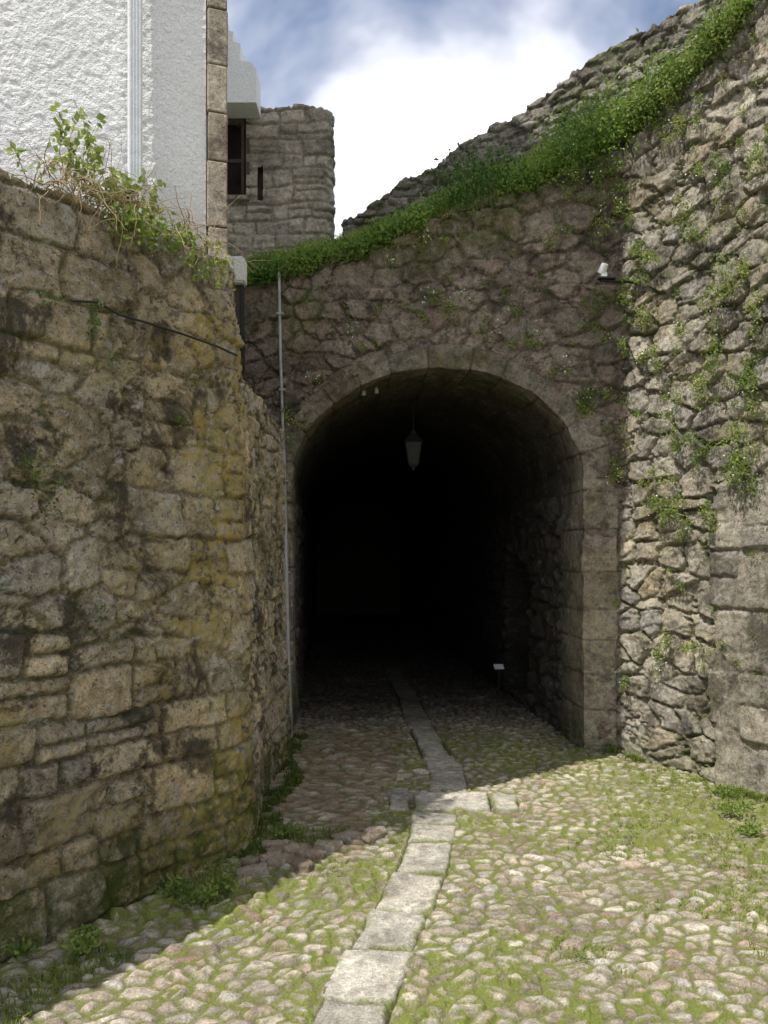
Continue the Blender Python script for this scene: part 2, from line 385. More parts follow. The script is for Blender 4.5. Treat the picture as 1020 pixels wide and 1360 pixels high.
# ---- ARCH WALL
pA=[(-2.3,7.29,4.0),(-1.6,7.15,4.05),(-1.,7.04,4.1),(-.2,6.88,4.27),(.6,6.724,4.53),(1.35,6.577,4.76),(1.96,6.457,5.05),(2.05,6.44,5.1)]
def lxz(X,Y):return (X-C[0])*D[0]+(Y-C[1])*D[1]
def ex_arch(S,Z,B,h,A,e,X,Y):
    f=fbm(S*1.2,Z*1.1,51,4)
    A['moss']=np.clip(.35*ss(.02,.0,e)*ss(.0,.4,f)+.5*ss(.35,.0,4.0+.28*X-Z)*ss(-.1,.4,f)+.9*(B>0),0,1)
    A['lich']=.25*ss(.2,.5,f)
    A['tone_shade']=.35*ss(-.9,-1.3,X)+.25*ss(1.5,1.9,X)  # both ends darkened: corner shade put into the stone colour
    return h+.03*fbm(S*1.1,Z*1.1,19,3)
def mk_arch(S,Z,B,X,Y):
    u=lxz(X,Y);a=AA+.10;b=BB+.10
    ins=((np.abs(u)<a)&(Z<ZS))|(((u/a)**2+((Z-ZS)/b)**2<1)&(Z>=ZS))
    return ~ins
AG=empty('stone_archway')
wall('masonry',pA,.0125,M_arch,lambda s,z:rubble(s,z,.27,.16,23,amp=.030,mort=.012,jit=.9,edge=.014),top=.4,round_=0,extra=ex_arch,mask=mk_arch,parent=AG,topn=.05)
ds=.014
j=np.arange(-.1,ZS,ds)
th=np.linspace(math.pi,0,int(3.55/ds))
cu=[(-AA,z,-1,0) for z in j]+[(AA*math.cos(t),ZS+BB*math.sin(t),BB*math.cos(t)/math.hypot(BB*math.cos(t),AA*math.sin(t)),AA*math.sin(t)/math.hypot(BB*math.cos(t),AA*math.sin(t))) for t in th]+[(AA,z,1,0) for z in j[::-1]]
cu=np.array(cu);sl=np.r_[0,np.cumsum(np.hypot(np.diff(cu[:,0]),np.diff(cu[:,1])))]
tt=np.r_[np.arange(-.34,-.0,ds),np.arange(0,.62,ds)]
SS,TT=np.meshgrid(sl,tt,indexing='ij')
off=np.clip(-TT,0,None);dep=np.where(TT<0,-.016,-.016+TT)
u=cu[:,0:1]+cu[:,2:3]*off;z=cu[:,1:2]+cu[:,3:4]*off
def place(u,z,dep):
    dn=np.clip(dep,None,0);dp=np.clip(dep,0,None)
    return np.stack([C[0]+D[0]*u-NF[0]*dn+T[0]*dp,C[1]+D[1]*u-NF[1]*dn+T[1]*dp,z],-1)
G=place(u,z,dep)
N=gnorm(G);cen=np.array([C[0],C[1]-1,1.5])
if ((cen-G)*N).sum(-1).mean()<0:N=-N;fl=True
else:fl=False
R=np.random.default_rng(4)
jn=[-.2]
while jn[-1]<sl[-1]+.4:jn.append(jn[-1]+(R.uniform(.22,.36)))
jn=np.array(jn);ci=np.clip(np.searchsorted(jn,SS)-1,0,len(jn)-2)
wd=R.uniform(.15,.25,len(jn))
onarc=(SS>ZS+.1)&(SS<sl[-1]-ZS-.1)
W=np.where(onarc,wd[ci],np.where(SS>sl[-1]/2,.255+.04*hsh(ci+0.,5.,2),.2))+.014*fbm(SS*9,TT*9,44,2)
SSw=SS+.009*fbm(SS*10,TT*10,4,3)
es=np.minimum(SSw-jn[ci],jn[ci+1]-SSw);eo=W+TT
et=np.abs(TT-.27-.1*(ci%2))
e=np.minimum(np.minimum(es,np.abs(eo)),et)
h=.013*(1-(1-np.clip(e/.018,0,1))**2)-.010
h=h+.012*fbm(SS*7,TT*7,3,3)+.006*fbm(SS*30,TT*30,3,3)+.016*(hsh(ci+0.,1.,3)-.5)+.014*ss(.03,0,np.abs(TT))*fbm(SS*6,TT*3,13,3)
h=np.where(eo<0,-.13*ss(0,-.02,eo),h)
e=np.where(eo<0,0,e)
A={'rnd':hsh(ci+0.,2.+(TT>.27+.1*(ci%2)),7),'mort':.85*(1-ss(.003,.010,e+.004*fbm(SS*40,TT*40,3,2))),'lich':.3*ss(0,.4,fbm(SS,TT,4,3)),'moss':np.clip(ss(.4,0,z)*.6+.3*ss(.1,.5,fbm(SS*2,TT*2,14,3)),0,1)*np.ones_like(SS),'tone_shade':.22*onarc+.45*ss(.05,.6,TT)}  # voussoirs toned darker than jambs; reveal has tunnel shade painted in, deepening inward
G=G+N*h[...,None]
grid('voussoirs_and_jambs',G,M_dress,A,None,AG,fl)
ds=.028
cu2=[(-AA-.0,z,-1,0) for z in np.arange(-.1,ZS,ds)]+[(AA*math.cos(t),ZS+BB*math.sin(t),0,0) for t in np.linspace(math.pi,0,int(3.5/ds))]+[(AA,z,1,0) for z in np.arange(-.1,ZS,ds)[::-1]]
cu2=np.array(cu2);sl2=np.r_[0,np.cumsum(np.hypot(np.diff(cu2[:,0]),np.diff(cu2[:,1])))]
dd=np.r_[np.arange(.10,3.4,.026),3.4+np.cumsum(np.linspace(.03,.2,110))]
S2,D2=np.meshgrid(sl2,dd,indexing='ij')
ex=1+.04*ss(.62,.5,D2)
G=place(cu2[:,0:1]*1.01*ex,cu2[:,1:2]*ex+0*D2,D2)
N=gnorm(place(cu2[:,0:1]*1.01+0*D2,cu2[:,1:2]+0*D2,D2))
if ((np.array([C[0],9.,1.3])-G[:,:60])*N[:,:60]).sum(-1).mean()<0:N=-N;fl=True
else:fl=False
h,r,m,e=rubble(D2,S2,.26,.17,37,amp=.05,mort=.014,chink=False)
onv=ss(ZS-.05,ZS+.05,S2)*ss(sl2[-1]-ZS+.05,sl2[-1]-ZS-.05,S2)
h2,r2,m2,e2=coursed(D2,S2,.16,.24,.35,.7,39,amp=.016,mort=.008,rad=.02,warp=.02,ztop=9)
h=h*(1-onv)+h2*onv;r=np.where(onv>.5,r2,r);m=np.where(onv>.5,m2,m)
h=h-.03*ss(.62,.5,D2)
zz=cu2[:,1:2]+0*D2
right=S2>sl2[-1]-ZS-.2
nic=ss(1.75,1.79,D2)*ss(2.85,2.81,D2)*ss(.10,.14,zz)*ss(0,.06,(1.2+.42*np.sqrt(np.clip(1-((D2-2.3)/.56)**2,0,1)))-zz)*right
h=h*(1-nic)-.55*nic
G=G+N*h[...,None]
z1=np.zeros_like(h)
grid('tunnel_vault',G,M_tun,{'rnd':r,'mort':m,'lich':z1,'moss':.25*ss(3,.5,D2)*ss(0,.4,fbm(S2,D2,9,3)),'tone_shade':-.9*ss(1.8,.5,D2)+.6*ss(1.8,4.5,D2)},None,AG,fl)  # daylight at the mouth and darkness further in painted into the vault colour
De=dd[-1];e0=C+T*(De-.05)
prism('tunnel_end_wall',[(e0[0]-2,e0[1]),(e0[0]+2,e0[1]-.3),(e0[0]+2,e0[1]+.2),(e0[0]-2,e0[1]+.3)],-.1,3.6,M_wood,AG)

# ---- EMBANKMENT
F9=np.array([(-2.3,7.29,3.95),(-1.6,7.15,4.0),(-1.,7.04,4.06),(0.,6.84,4.3),(.6,6.724,4.5),(1.4,6.567,4.75),(1.98,6.45,5.02),(2.57,5.27,5.38),(3.42,3.62,5.55),(4.32,1.62,5.65),(4.92,-.8,5.65)])
B9=np.array([(-2.4,8.1,4.5),(-1.6,8.1,4.55),(-.9,8.35,4.75),(-.1,8.5,5.05),(.8,8.35,5.42),(1.6,7.95,5.72),(2.5,7.35,5.9),(3.6,5.7,6.05),(4.5,4.,6.1),(5.3,1.8,6.2),(6.,-.8,6.2)])
def emb(t,w):
    f=np.stack([np.interp(t,range(11),F9[:,k]) for k in range(3)],-1);b=np.stack([np.interp(t,range(11),B9[:,k]) for k in range(3)],-1)
    p=f*(1-w)[...,None]+b*w[...,None]
    p[...,2]+=.05*np.sin(w*math.pi)+.05*fbm(t*3,w*4,3,3)
    return p
Tq,Wq=np.meshgrid(np.linspace(0,10,420),np.linspace(0,1,60),indexing='ij')
G=emb(Tq,Wq);N=gnorm(G);one=np.ones_like(Tq)
grid('grassy_embankment',G,M_earth,{'rnd':.5*one,'mort':0*one,'lich':0*one,'moss':one},None,None,N[...,2].mean()<0)
pP=[(-.45,8.62,5.22),(.2,8.6,5.66),(.98,8.38,6.02),(1.6,8.05,6.28),(2.1,7.72,6.46),(2.95,6.95,6.58),(3.7,5.6,6.68),(4.6,4.,6.75),(5.4,1.8,6.8),(6.1,-.8,6.8)]
def ex_par(S,Z,B,h,A,e,X,Y):
    A['moss']=.45*ss(-.1,.4,fbm(S*2,Z*2,3,3));return h
wall('rampart_parapet_wall',pP,.015,M_par,lambda s,z:rubble(s,z,.24,.10,67,amp=.034,mort=.012,edge=.014),top=.45,round_=.25,extra=ex_par,z0=4.2,topn=.05,seed=5)

# ---- TOWER
TW=empty('stone_tower')
def mk_tw(S,Z,B,X,Y):
    return ~((X>-1.60)&(X<-1.40)&(Y<8.1)&(Z>5.24)&(Z<6.17))&~((X>-1.28)&(X<-1.235)&(Y<8.1)&(Z>5.2)&(Z<5.55))
wall('masonry',[(-3.2,8.0,6.14),(-.60,8.0,6.14),(-.52,8.06,6.14),(-.68,9.6,6.14)],.014,M_tower,lambda s,z:coursed(s,z,.11,.20,.14,.40,71,amp=.022,mort=.012,rad=.02,warp=.06,edge=.016),
     top=.4,round_=.03,extra=lambda S,Z,B,h,A,e,X,Y:h+.014*fbm(S*14,Z*14,3,3)+.012*facet(S,Z,.12,3),z0=3.6,mask=mk_tw,parent=TW,topn=.03,seed=3)
box('core',-3.1,-.95,8.42,9.6,3.6,6.0,M_wood,TW,0)
box('window_recess_back',-1.72,-1.34,8.35,8.4,5.16,6.22,M_wood,TW,0)
box('window_recess_side',-1.40,-1.36,8.0,8.35,5.2,6.2,M_wood,TW,0)
box('window_sill',-1.66,-1.36,7.94,8.34,5.19,5.245,M_dress,TW)
box('window_frame_post',-1.455,-1.42,8.05,8.10,5.245,6.17,M_wood,TW,.004)
box('window_frame_rail',-1.62,-1.455,8.06,8.09,5.62,5.66,M_wood,TW,.004)
box('slit_back',-1.345,-1.15,8.1,8.13,5.1,5.65,M_wood,TW,0)

# ---- HOUSE
HS=empty('white_house');HT=12.8
A0=np.array([-.86,4.35]);FD=np.array([-.95,-.312]);BD=np.array([-.312,.95])
def hp(u,w):return A0+FD*u+BD*w
prism('body',[tuple(hp(.115,.012)),tuple(hp(6.5,.012)),tuple(hp(6.5,3.4)),tuple(hp(.115,3.4))],3.0,HT,M_stucco,HS)
prism('side_core',[tuple(hp(.02,.03)),tuple(hp(.115,.03)),tuple(hp(.115,3.38)),tuple(hp(.02,3.38))],3.0,HT,M_stucco,HS)
uu=np.arange(.118,3.2,.009);zz=np.arange(3.05,5.2,.009);U,Z=np.meshgrid(uu,zz,indexing='ij')
h=.006+.0045*fbm(U*38,Z*38,3,3)+.01*fbm(U*1.5,Z*1.5,4,2)
grid('stucco_render',np.stack([A0[0]+FD[0]*U-BD[0]*h,A0[1]+FD[1]*U-BD[1]*h,Z],-1),M_stucco,None,None,HS,False)
R=np.random.default_rng(9);zc=3.02;qi=0
M_quoin=stone('quoin_granite',[(.36,.30,.23),(.46,.40,.32),(.41,.35,.28)],(.2,.17,.12),1.2,.5,.5)
while zc<HT-.1:
    hh=min(R.uniform(.26,.40),HT-zc);w=.108+R.uniform(-.006,.006)
    p=[tuple(hp(-.0+R.uniform(0,.006),-.03)),tuple(hp(w,-.03)),tuple(hp(w,.10)),tuple(hp(0,.28))]
    o=prism('quoin_%d'%qi,p,zc,zc+hh-.006,M_quoin,HS)
    a=o.data.attributes.new('rnd','FLOAT','POINT');a.data.foreach_set('value',[R.uniform()]*len(o.data.vertices))
    bv=o.modifiers.new('b','BEVEL');bv.width=.008;bv.segments=2
    zc+=hh;qi+=1
def on_front(px):
    m=(px-510)/1050.;return (m*A0[1]-A0[0])/(FD[0]-m*FD[1])
uP=on_front(179)
prism('rainwater_downpipe',[tuple(hp(uP-.037,-.05)),tuple(hp(uP+.037,-.05)),tuple(hp(uP+.037,-.105)),tuple(hp(uP+.028,-.115)),tuple(hp(uP-.028,-.115)),tuple(hp(uP-.037,-.105))],3.1,HT-.3,M_white,HS)
for q in (.024,.008,-.008,-.024):
    prism('downpipe_rib',[tuple(hp(uP+q-.003,-.11)),tuple(hp(uP+q+.003,-.11)),tuple(hp(uP+q+.003,-.121)),tuple(hp(uP+q-.003,-.121))],3.1,HT-.3,M_white,HS)
for zq in (3.6,4.9,6.2,7.5,8.8,10.1,11.4):
    prism('downpipe_bracket',[tuple(hp(uP-.05,-.0)),tuple(hp(uP+.05,-.0)),tuple(hp(uP+.05,-.06)),tuple(hp(uP-.05,-.06))],zq,zq+.03,M_metal,HS)
for uw in (1.6,3.4,5.2):
    for zw in (5.9,8.6,10.8):
        prism('window_glass',[tuple(hp(uw-.4,-.01)),tuple(hp(uw+.4,-.01)),tuple(hp(uw+.4,.1)),tuple(hp(uw-.4,.1))],zw,zw+1.3,M_glass,HS)
        for a,b,c1,c2 in ((-.5,-.4,-.1,1.4),(.4,.5,-.1,1.4),(-.4,.4,-.1,0),(-.4,.4,1.3,1.4)):
            prism('window_surround',[tuple(hp(uw+a,-.04)),tuple(hp(uw+b,-.04)),tuple(hp(uw+b,.1)),tuple(hp(uw+a,.1))],zw+c1,zw+c2,M_quoin,HS)
        prism('window_bar',[tuple(hp(uw-.02,-.02)),tuple(hp(uw+.02,-.02)),tuple(hp(uw+.02,.05)),tuple(hp(uw-.02,.05))],zw,zw+1.3,M_white,HS)
cA,cB,cC,cD=hp(-.1,-.12),hp(6.6,-.12),hp(6.6,3.5),hp(-.1,3.5);r1,r2=hp(1.6,1.7),hp(5.,1.7)
me=bpy.data.meshes.new('roof');me.from_pydata([(*cA,HT),(*cB,HT),(*cC,HT),(*cD,HT),(*r1,HT+.7),(*r2,HT+.7)],[],[(0,1,5,4),(1,2,5),(2,3,4,5),(3,0,4),(3,2,1,0)]);me.materials.append(M_tile)
link(bpy.data.objects.new('roof',me),HS)
prism('stepped_gable',[(-3.2,6.03),(-1.245,6.03),(-1.245,6.36),(-1.30,6.42),(-1.40,6.44),(-1.40,6.60),(-1.47,6.62),(-1.47,6.72),(-1.56,6.74),(-1.56,6.95),(-3.2,6.95)],7.7,7.98,M_stucco,HS,axis='y')
box('bay_cap',-1.35,-.965,5.45,5.58,3.50,3.68,M_stucco,HS,.012)
box('bay_base',-1.3,-.985,5.5,5.62,2.55,3.12,M_tun,HS,.01)
box('bay_window_wood',-1.3,-1.0,5.52,5.62,3.12,3.5,M_wood,HS,0)
box('bay_post',-.998,-.975,5.5,5.53,3.12,3.5,M_black,HS,.004)

# ---- GROUND
xs=np.r_[np.arange(-6,-2.0,.07),np.arange(-2.0,3.2,.0103),np.arange(3.2,7,.06)]
ys=np.r_[np.arange(-3,2.3,.06),np.arange(2.3,6.6,.0103),np.arange(6.6,9,.02),np.arange(9,22,.08)]
X,Y=np.meshgrid(xs,ys,indexing='ij')
def und(x,y):return .030*fbm(x*.9,y*.9,91,3)-.01
def cob(sx,sy,seed,rd=.03,wp_=.035):
    wx=X+wp_*fbm(X*5,Y*5,seed,3);wy=Y+wp_*fbm(X*5+4,Y*5,seed+1,3)
    e,r,lx,ly=voro(wx/sx,wy/sy,seed,1.0);e=e*min(sx,sy)
    r2=hsh(np.floor(r*9973),3.,seed);r3=hsh(np.floor(r*7919),5.,seed);r4=hsh(np.floor(r*6151),5.,seed)
    e=e-.009*r4
    prof=np.sqrt(np.clip(1-(1-np.clip((e-.003)/rd,0,1))**2,0,1))
    h=.026*prof*(.45+.9*r2)+prof*((r3-.5)*lx+(r4-.5)*ly)*.022+.004*fbm(X*35,Y*35,seed+2,3)*prof
    return h,r,e
h1,r1_,e1=cob(.093,.067,101,.026,.045)
h2,r2_,e2=cob(.15,.058,103,.020,.02)
reg=ss(-.12,.12,.05-X+.3*fbm(X*1.5,Y*1.5,12,3))*ss(4.05,4.25,Y+.2*fbm(X*3,Y*3,13,2))*ss(7.6,7.0,Y)
m=reg>.5
h=np.where(m,h2,h1);r=np.where(m,r2_,r1_);e=np.where(m,e2,e1)
f1=fbm(X*.9,Y*1.1,15,4);f2=fbm(X*4,Y*4,16,4)
CLY=[-1.5,0,1.5,2.45,3.05,3.5,4.0,4.5,4.93,5.36,5.7,6.2,6.8,7.3,8.2,9.2,11.5];CLX=[-.75,-.50,-.32,-.16,-.05,.07,.19,.27,.32,.44,.47,.44,.40,.36,.31,.25,.1]
slc=np.interp(Y,CLY,CLX);ads=np.abs(X-slc)
rt=ss(.7,2.1,X)*ss(6.9,5.6,Y);sl_=ss(.4,.1,ads)
g=f1+.8*f2+.76*rt+.12*sl_-.02-.12*ss(.1,-.5,X)
thr=.004+.012*ss(-.25,.40,g)+.034*ss(.42,.85,g)
moss=ss(thr+.004,thr-.005,e)*np.where(m,.4,1.)*ss(8.2,6.6,Y)
moss=np.clip(moss+.8*ss(.08,.38,.0+(-(X-(-.74+.666*(np.clip(Y,0,4.31)-4.31)))+.50))*ss(4.6,4.1,Y)*ss(-.1,.35,f1+f2),0,1)
hh=h+.008*moss+.006*moss*fbm(X*60,Y*60,17,2)
under=ss(.135,.115,ads)*(Y<11.4)*((Y<4.93)|(Y>5.38))+((X>.03)&(X<.88)&(Y>4.98)&(Y<5.29))
hh=hh*(1-np.clip(under,0,1))-.025*np.clip(under,0,1)
ground_shade=.12*ss(5.6,6.8,Y)+.70*ss(6.8,8.8,Y)-.06*ss(-.1,.5,f1)  # tunnel shade painted into the cobbles, stronger further in; random paler patches
G=np.stack([X,Y,und(X,Y)+hh-.006],-1)
grid('cobblestone_road',G,M_cob,{'rnd':r,'mort':1-ss(.002,.008,e),'moss':moss,'tone_shade':ground_shade,'lich':np.where(m,.75,.0)*(.3+.7*(hsh(np.floor(r*991),1.,2)>.35))+.7*(hsh(np.floor(r*971),1.,2)>.93)*(~m)},None,None,False)
me=bpy.data.meshes.new('ground');me.from_pydata([(-400,-400,-.09),(400,-400,-.09),(400,400,-.09),(-400,400,-.09)],[],[(0,1,2,3)]);me.materials.append(M_earth);link(bpy.data.objects.new('ground',me))
slabsV=[];slabsF=[];SA={'rnd':[],'mort':[],'moss':[],'lich':[],'tone_shade':[]};nv=0
R=np.random.default_rng(12)
def slab(c4,lift=0.):
    global nv
    c4=np.array(c4,float)+R.uniform(-.012,.012,(4,2))
    L1=np.linalg.norm(c4[1]-c4[0]);L2=np.linalg.norm(c4[3]-c4[0])
    n1=max(8,int(L1/.009));n2=max(8,int(L2/.009))
    a=np.linspace(0,1,n1);b=np.linspace(0,1,n2);Am,Bm=np.meshgrid(a,b,indexing='ij')
    p=(c4[0]*((1-Am)*(1-Bm))[...,None]+c4[1]*(Am*(1-Bm))[...,None]+c4[2]*(Am*Bm)[...,None]+c4[3]*((1-Am)*Bm)[...,None])
    x,y=p[...,0],p[...,1]
    p=p+np.stack([.018*fbm(x*8,y*8,1,3),.018*fbm(x*8,y*8,2,3)],-1)
    e=np.minimum(np.minimum(Am,1-Am)*L1,np.minimum(Bm,1-Bm)*L2)
    z=und(x,y)+.020+lift+.007*fbm(x*8,y*8,5,4)-.05*(1-np.clip(e/.018,0,1))**2+(Am-.5)*R.uniform(-.006,.006)+(Bm-.5)*R.uniform(-.008,.008)
    I=np.arange(n1*n2).reshape(n1,n2)+nv
    F=np.stack([I[:-1,:-1],I[1:,:-1],I[1:,1:],I[:-1,1:]],-1).reshape(-1,4)
    slabsV.append(np.stack([p[...,0],p[...,1],z],-1).reshape(-1,3));slabsF.append(F);nv+=n1*n2
    SA['rnd'].append(np.full(n1*n2,R.uniform()));SA['mort'].append((1-ss(.002,.012,e)).ravel());SA['moss'].append((ss(.035,.0,e+.03*fbm(x*9,y*9,6,3))*.9).ravel());SA['lich'].append(np.zeros(n1*n2));SA['tone_shade'].append((.12*ss(5.6,6.8,y)+.70*ss(6.8,8.8,y)).ravel())  # slab colour darkened inward, same painted tunnel shade as the cobbles
def run(cl,w,lmin,lmax):
    seg=np.hypot(*np.diff(cl,axis=0).T);cum=np.r_[0,np.cumsum(seg)];s=0
    while s<cum[-1]-.05:
        l=R.uniform(lmin,lmax);s1=min(s+l,cum[-1])
        if cum[-1]-s1<.15:s1=cum[-1]
        g=lambda q:np.array([np.interp(q,cum,cl[:,0]),np.interp(q,cum,cl[:,1])])
        a,b=g(s+.005),g(s1-.005);t=b-a;t/=np.linalg.norm(t);n=np.array([t[1],-t[0]]);w1=w*R.uniform(.9,1.08)/2
        slab([a-n*w1,a+n*w1,b+n*w1,b-n*w1]);s=s1
run(np.array(list(zip(CLX[:9],CLY[:9]))),.285,.25,.46)
run(np.array(list(zip(CLX[9:],CLY[9:]))),.25,.35,.6)
slab([(.20,4.95),(.68,4.95),(.70,5.33),(.20,5.32)],.006);slab([(.70,4.97),(.87,4.98),(.90,5.3),(.715,5.31)],-.002);slab([(.02,4.96),(.17,4.96),(.17,5.42),(.04,5.42)],.002)
raw_mesh('granite_slab_path',np.concatenate(slabsV),np.concatenate(slabsF),M_slab,{k:np.concatenate(v) for k,v in SA.items()})
kv=[];kf=[];kr=[];n0=0
def rock(cx,cy,cz,sx,sy,sz,rot,seed):
    global n0
    bm=bmesh.new();bmesh.ops.create_cube(bm,size=1);bmesh.ops.subdivide_edges(bm,edges=bm.edges[:],cuts=9,use_grid_fill=True)
    V=np.array([v.co[:] for v in bm.verts]);F=np.array([[v.index for v in f.verts] for f in bm.faces]);bm.free()
    l=(np.abs(V*2)**6).sum(1)**(1/6.);V=V/l[:,None]*1.0
    V=V*(1+.22*fbm(V[:,0]*3+V[:,2]*2+seed,V[:,1]*3-V[:,2]*2,seed,3))[:,None]
    V=V*np.array([sx,sy,sz]);c,s=math.cos(rot),math.sin(rot)
    V=np.stack([V[:,0]*c-V[:,1]*s+cx,V[:,0]*s+V[:,1]*c+cy,V[:,2]+cz],1)
    kv.append(V);kf.append(F+n0);kr.append(np.full(len(V),(seed*.37)%1));n0+=len(V)
R=np.random.default_rng(3)
for i in range(22):
    q=R.uniform(0,1);a=-.70+.66*q+R.normal()*.02;b=4.02+.55*q+R.normal()*.07
    rock(a,b,.0+R.uniform(0,.018),R.uniform(.07,.17),R.uniform(.05,.10),.07,.5+R.normal()*.5,i+1)
V=np.concatenate(kv);raw_mesh('kerb_stones',V,np.concatenate(kf),M_cob,{'rnd':np.concatenate(kr),'mort':V[:,0]*0,'moss':V[:,0]*0+.1,'lich':V[:,0]*0+.7})

# ---- VEGETATION
fo=Fol();gr=Fol()
for i in range(1000):
    t=rng.uniform(1.2,8.0);w=abs(rng.normal(0,.22))-.03
    if w>.62:continue
    if t>5.9:w*=.6
    c=emb(np.array([t]),np.array([max(w,0.)]))[0]
    dens=vnoise(np.array([t*2.6]),np.array([w*3]),5)[0]
    if dens<.30:continue
    hgt=.03+.10*dens+(.20 if (4.0<t<4.45 and w<.3) or (5.2<t<5.5 and w<.3) or (5.7<t<6.3 and dens>.45) else 0)
    if w<.05:c=c+np.array([NF[0],NF[1],0])*rng.uniform(0,.05) if t<6 else c
    c[2]+=hgt*.35
    tone=np.clip(.55+.75*(dens-.4)+.3*w+rng.normal(0,.16)+(.15 if t>5.5 else 0)-(.3 if 4.0<t<4.45 else 0),.05,.98)
    clump(fo,c,60,hgt*1.1+.03,.036,.020,.5,tone,(1,1,.9))
nb=26000
t=rng.uniform(1.2,8,nb);w=rng.uniform(0,.95,nb)**1.1
p=emb(t,w);k_=fbm(t*3,w*4,8,3)
gr.blades(p,.05+.07*np.clip(k_+.5,0,1),.007,.8,np.clip(.82+.4*k_,0,1))
EV=empty('embankment_vegetation')
fo.build('leafy_weeds',M_leaf,EV);gr.build('grass',M_grass,EV)
def right_pt(px,py,out=.05):
    m_=(px-510)/1050.;k2=(6.46*m_-1.94)/(.504+m_)
    x=1.94+.504*k2;y=6.46-k2;z=1.6+(740-py)/1050.*y
    return np.array([x-.89*out,y-.45*out,z])
def rtop(c):return np.interp(c[1],[-.8,1.6,3.6,5.25,6.46],[5.7,5.7,5.6,5.4,5.05])
def arch_pt(px,py,out=.04):
    m_=(px-510)/1050.
    u_=(m_*C[1]-C[0])/(D[0]-m_*D[1]);x=C[0]+D[0]*u_;y=C[1]+D[1]*u_
    return np.array([x+NF[0]*out,y+NF[1]*out,1.6+(740-py)/1050.*y])
def left_pt(px,py,out=.04):
    m_=(px-510)/1050.;d=np.array([-.555,-.832]);a=np.array([-.79,4.33]);k2=(m_*a[1]-a[0])/(d[0]-m_*d[1])
    x,y=a+d*k2;return np.array([x+.83*out,y-.557*out,1.6+(740-py)/1050.*y])
wp=Fol();fl_=Fol()
rp=[(968,375,.18),(955,385,.13),(962,440,.17),(958,485,.16),(940,520,.14),(1005,495,.18),(1000,530,.14),(990,590,.19),(998,625,.17),(985,640,.14),(910,585,.14),(935,600,.12),(885,685,.17),(905,665,.18),(920,690,.12),(830,410,.13),(858,425,.15),(845,390,.11),(800,585,.13),(815,580,.12),(830,630,.12),(805,715,.10),(830,280,.14),(825,245,.15),(850,330,.12),(870,350,.11),(920,300,.14),(905,185,.14),(880,150,.16),(900,120,.14),(975,40,.17),(935,230,.10),(960,240,.12),(1010,200,.13),(885,850,.11),(880,875,.09),(920,860,.08),(838,900,.09),(948,690,.12),(905,770,.08),(875,480,.11),(900,540,.10),(1010,420,.12),(860,470,.09),(820,800,.08),(850,560,.08),(1000,350,.11),(930,150,.1),(835,460,.10),(812,520,.11),(865,640,.08),(915,430,.09)]
for x,y,r_ in rp:
    c=right_pt(x,y,.05);n=int(780*r_)
    if c[2]>rtop(c)+.08:continue
    tone=rng.uniform(.5,.98)
    for q in range(2+int(r_*19)):
        cc=c+nrm(1)[0]*np.array([.25,.35,.55])*r_
        clump(wp,cc,int(n*.5),r_*.5,.025,.012,.2,tone,(.8,.8,1),np.array([-.6,-.3,-.1]))
    if rng.random()<.6:
        nf_=int(5+r_*30);fl_.leaves(c+nrm(nf_)*r_*.5+np.array([-.05,-.03,.0]),.012,.012,.4)
for i in range(230):
    px=rng.uniform(825,1180);py=rng.uniform(20,960)
    if py>640 and rng.random()<.6:continue
    c=right_pt(px,py,.02)
    if c[2]>rtop(c)-.05:continue
    clump(wp,c,int(rng.uniform(15,60)),rng.uniform(.03,.08),.019,.009,.2,rng.uniform(.3,.95),(1,1,1),np.array([-.5,-.3,0]))
for i in range(70):
    t_=rng.uniform(0,1);c=right_pt(838+150*t_+rng.normal()*8,165-165*t_,.04);c[2]=min(c[2],rtop(c))+rng.normal()*.05;clump(wp,c,60,.11,.030,.016,.4,rng.uniform(.3,.9))
ap=[(575,400,.10),(610,405,.12),(600,435,.13),(655,440,.11),(685,405,.11),(720,440,.14),(735,320,.13),(715,370,.09),(740,240,.16),(760,250,.14),(790,400,.13),(800,300,.15),(800,340,.13),(785,520,.13),(785,550,.11),(775,530,.12),(745,490,.10),(420,505,.08),(480,455,.09),(505,460,.08),(475,440,.07),(790,250,.15),(570,320,.08),(590,325,.06),(525,350,.05),(810,220,.16),(790,440,.12),(760,210,.16),(385,560,.14),(380,580,.12),(690,465,.09),(560,420,.08)]
for x,y,r_ in ap:
    c=arch_pt(x,y,.04);tone=rng.uniform(.45,.95)
    for q in range(2+int(r_*18)):
        clump(wp,c+nrm(1)[0]*.5*r_,int(320*r_),r_*.5,.026,.013,.2,tone)
    if rng.random()<.6:fl_.leaves(c+nrm(10)*r_*.5+np.array([-.02,-.06,0]),.015,.015,.4)
for i in range(140):
    c=arch_pt(rng.uniform(380,810),rng.uniform(240,480),.02)
    if ((lxz(c[0],c[1])/(AA+.3))**2+((c[2]-ZS)/(BB+.3))**2)<1 or c[2]>4.2+.3*c[0]:continue
    clump(wp,c,int(rng.uniform(10,50)),rng.uniform(.03,.07),.02,.01,.2,rng.uniform(.3,.9))
lp=[(45,630,.13),(60,655,.12),(30,615,.08),(120,420,.07),(150,480,.07),(250,505,.06),(120,815,.05),(265,360,.08),(60,400,.06),(235,560,.05),(115,440,.06)]
for x,y,r_ in lp:
    c=left_pt(x,y,.03)
    for q in range(3+int(r_*15)):clump(wp,c+nrm(1)[0]*.4*r_,int(260*r_),r_*.6,.018,.010,.2,rng.uniform(.1,.5))
WP=empty('wall_plants');wp.build('leaf_tufts',M_leafy,WP);fl_.build('daisy_flowers',M_flower,WP)
gg=Fol()
def gpts(n,x0,x1,y0,y1,fn):
    x=rng.uniform(x0,x1,n);y=rng.uniform(y0,y1,n);k2=fn(x,y);return x[k2],y[k2]
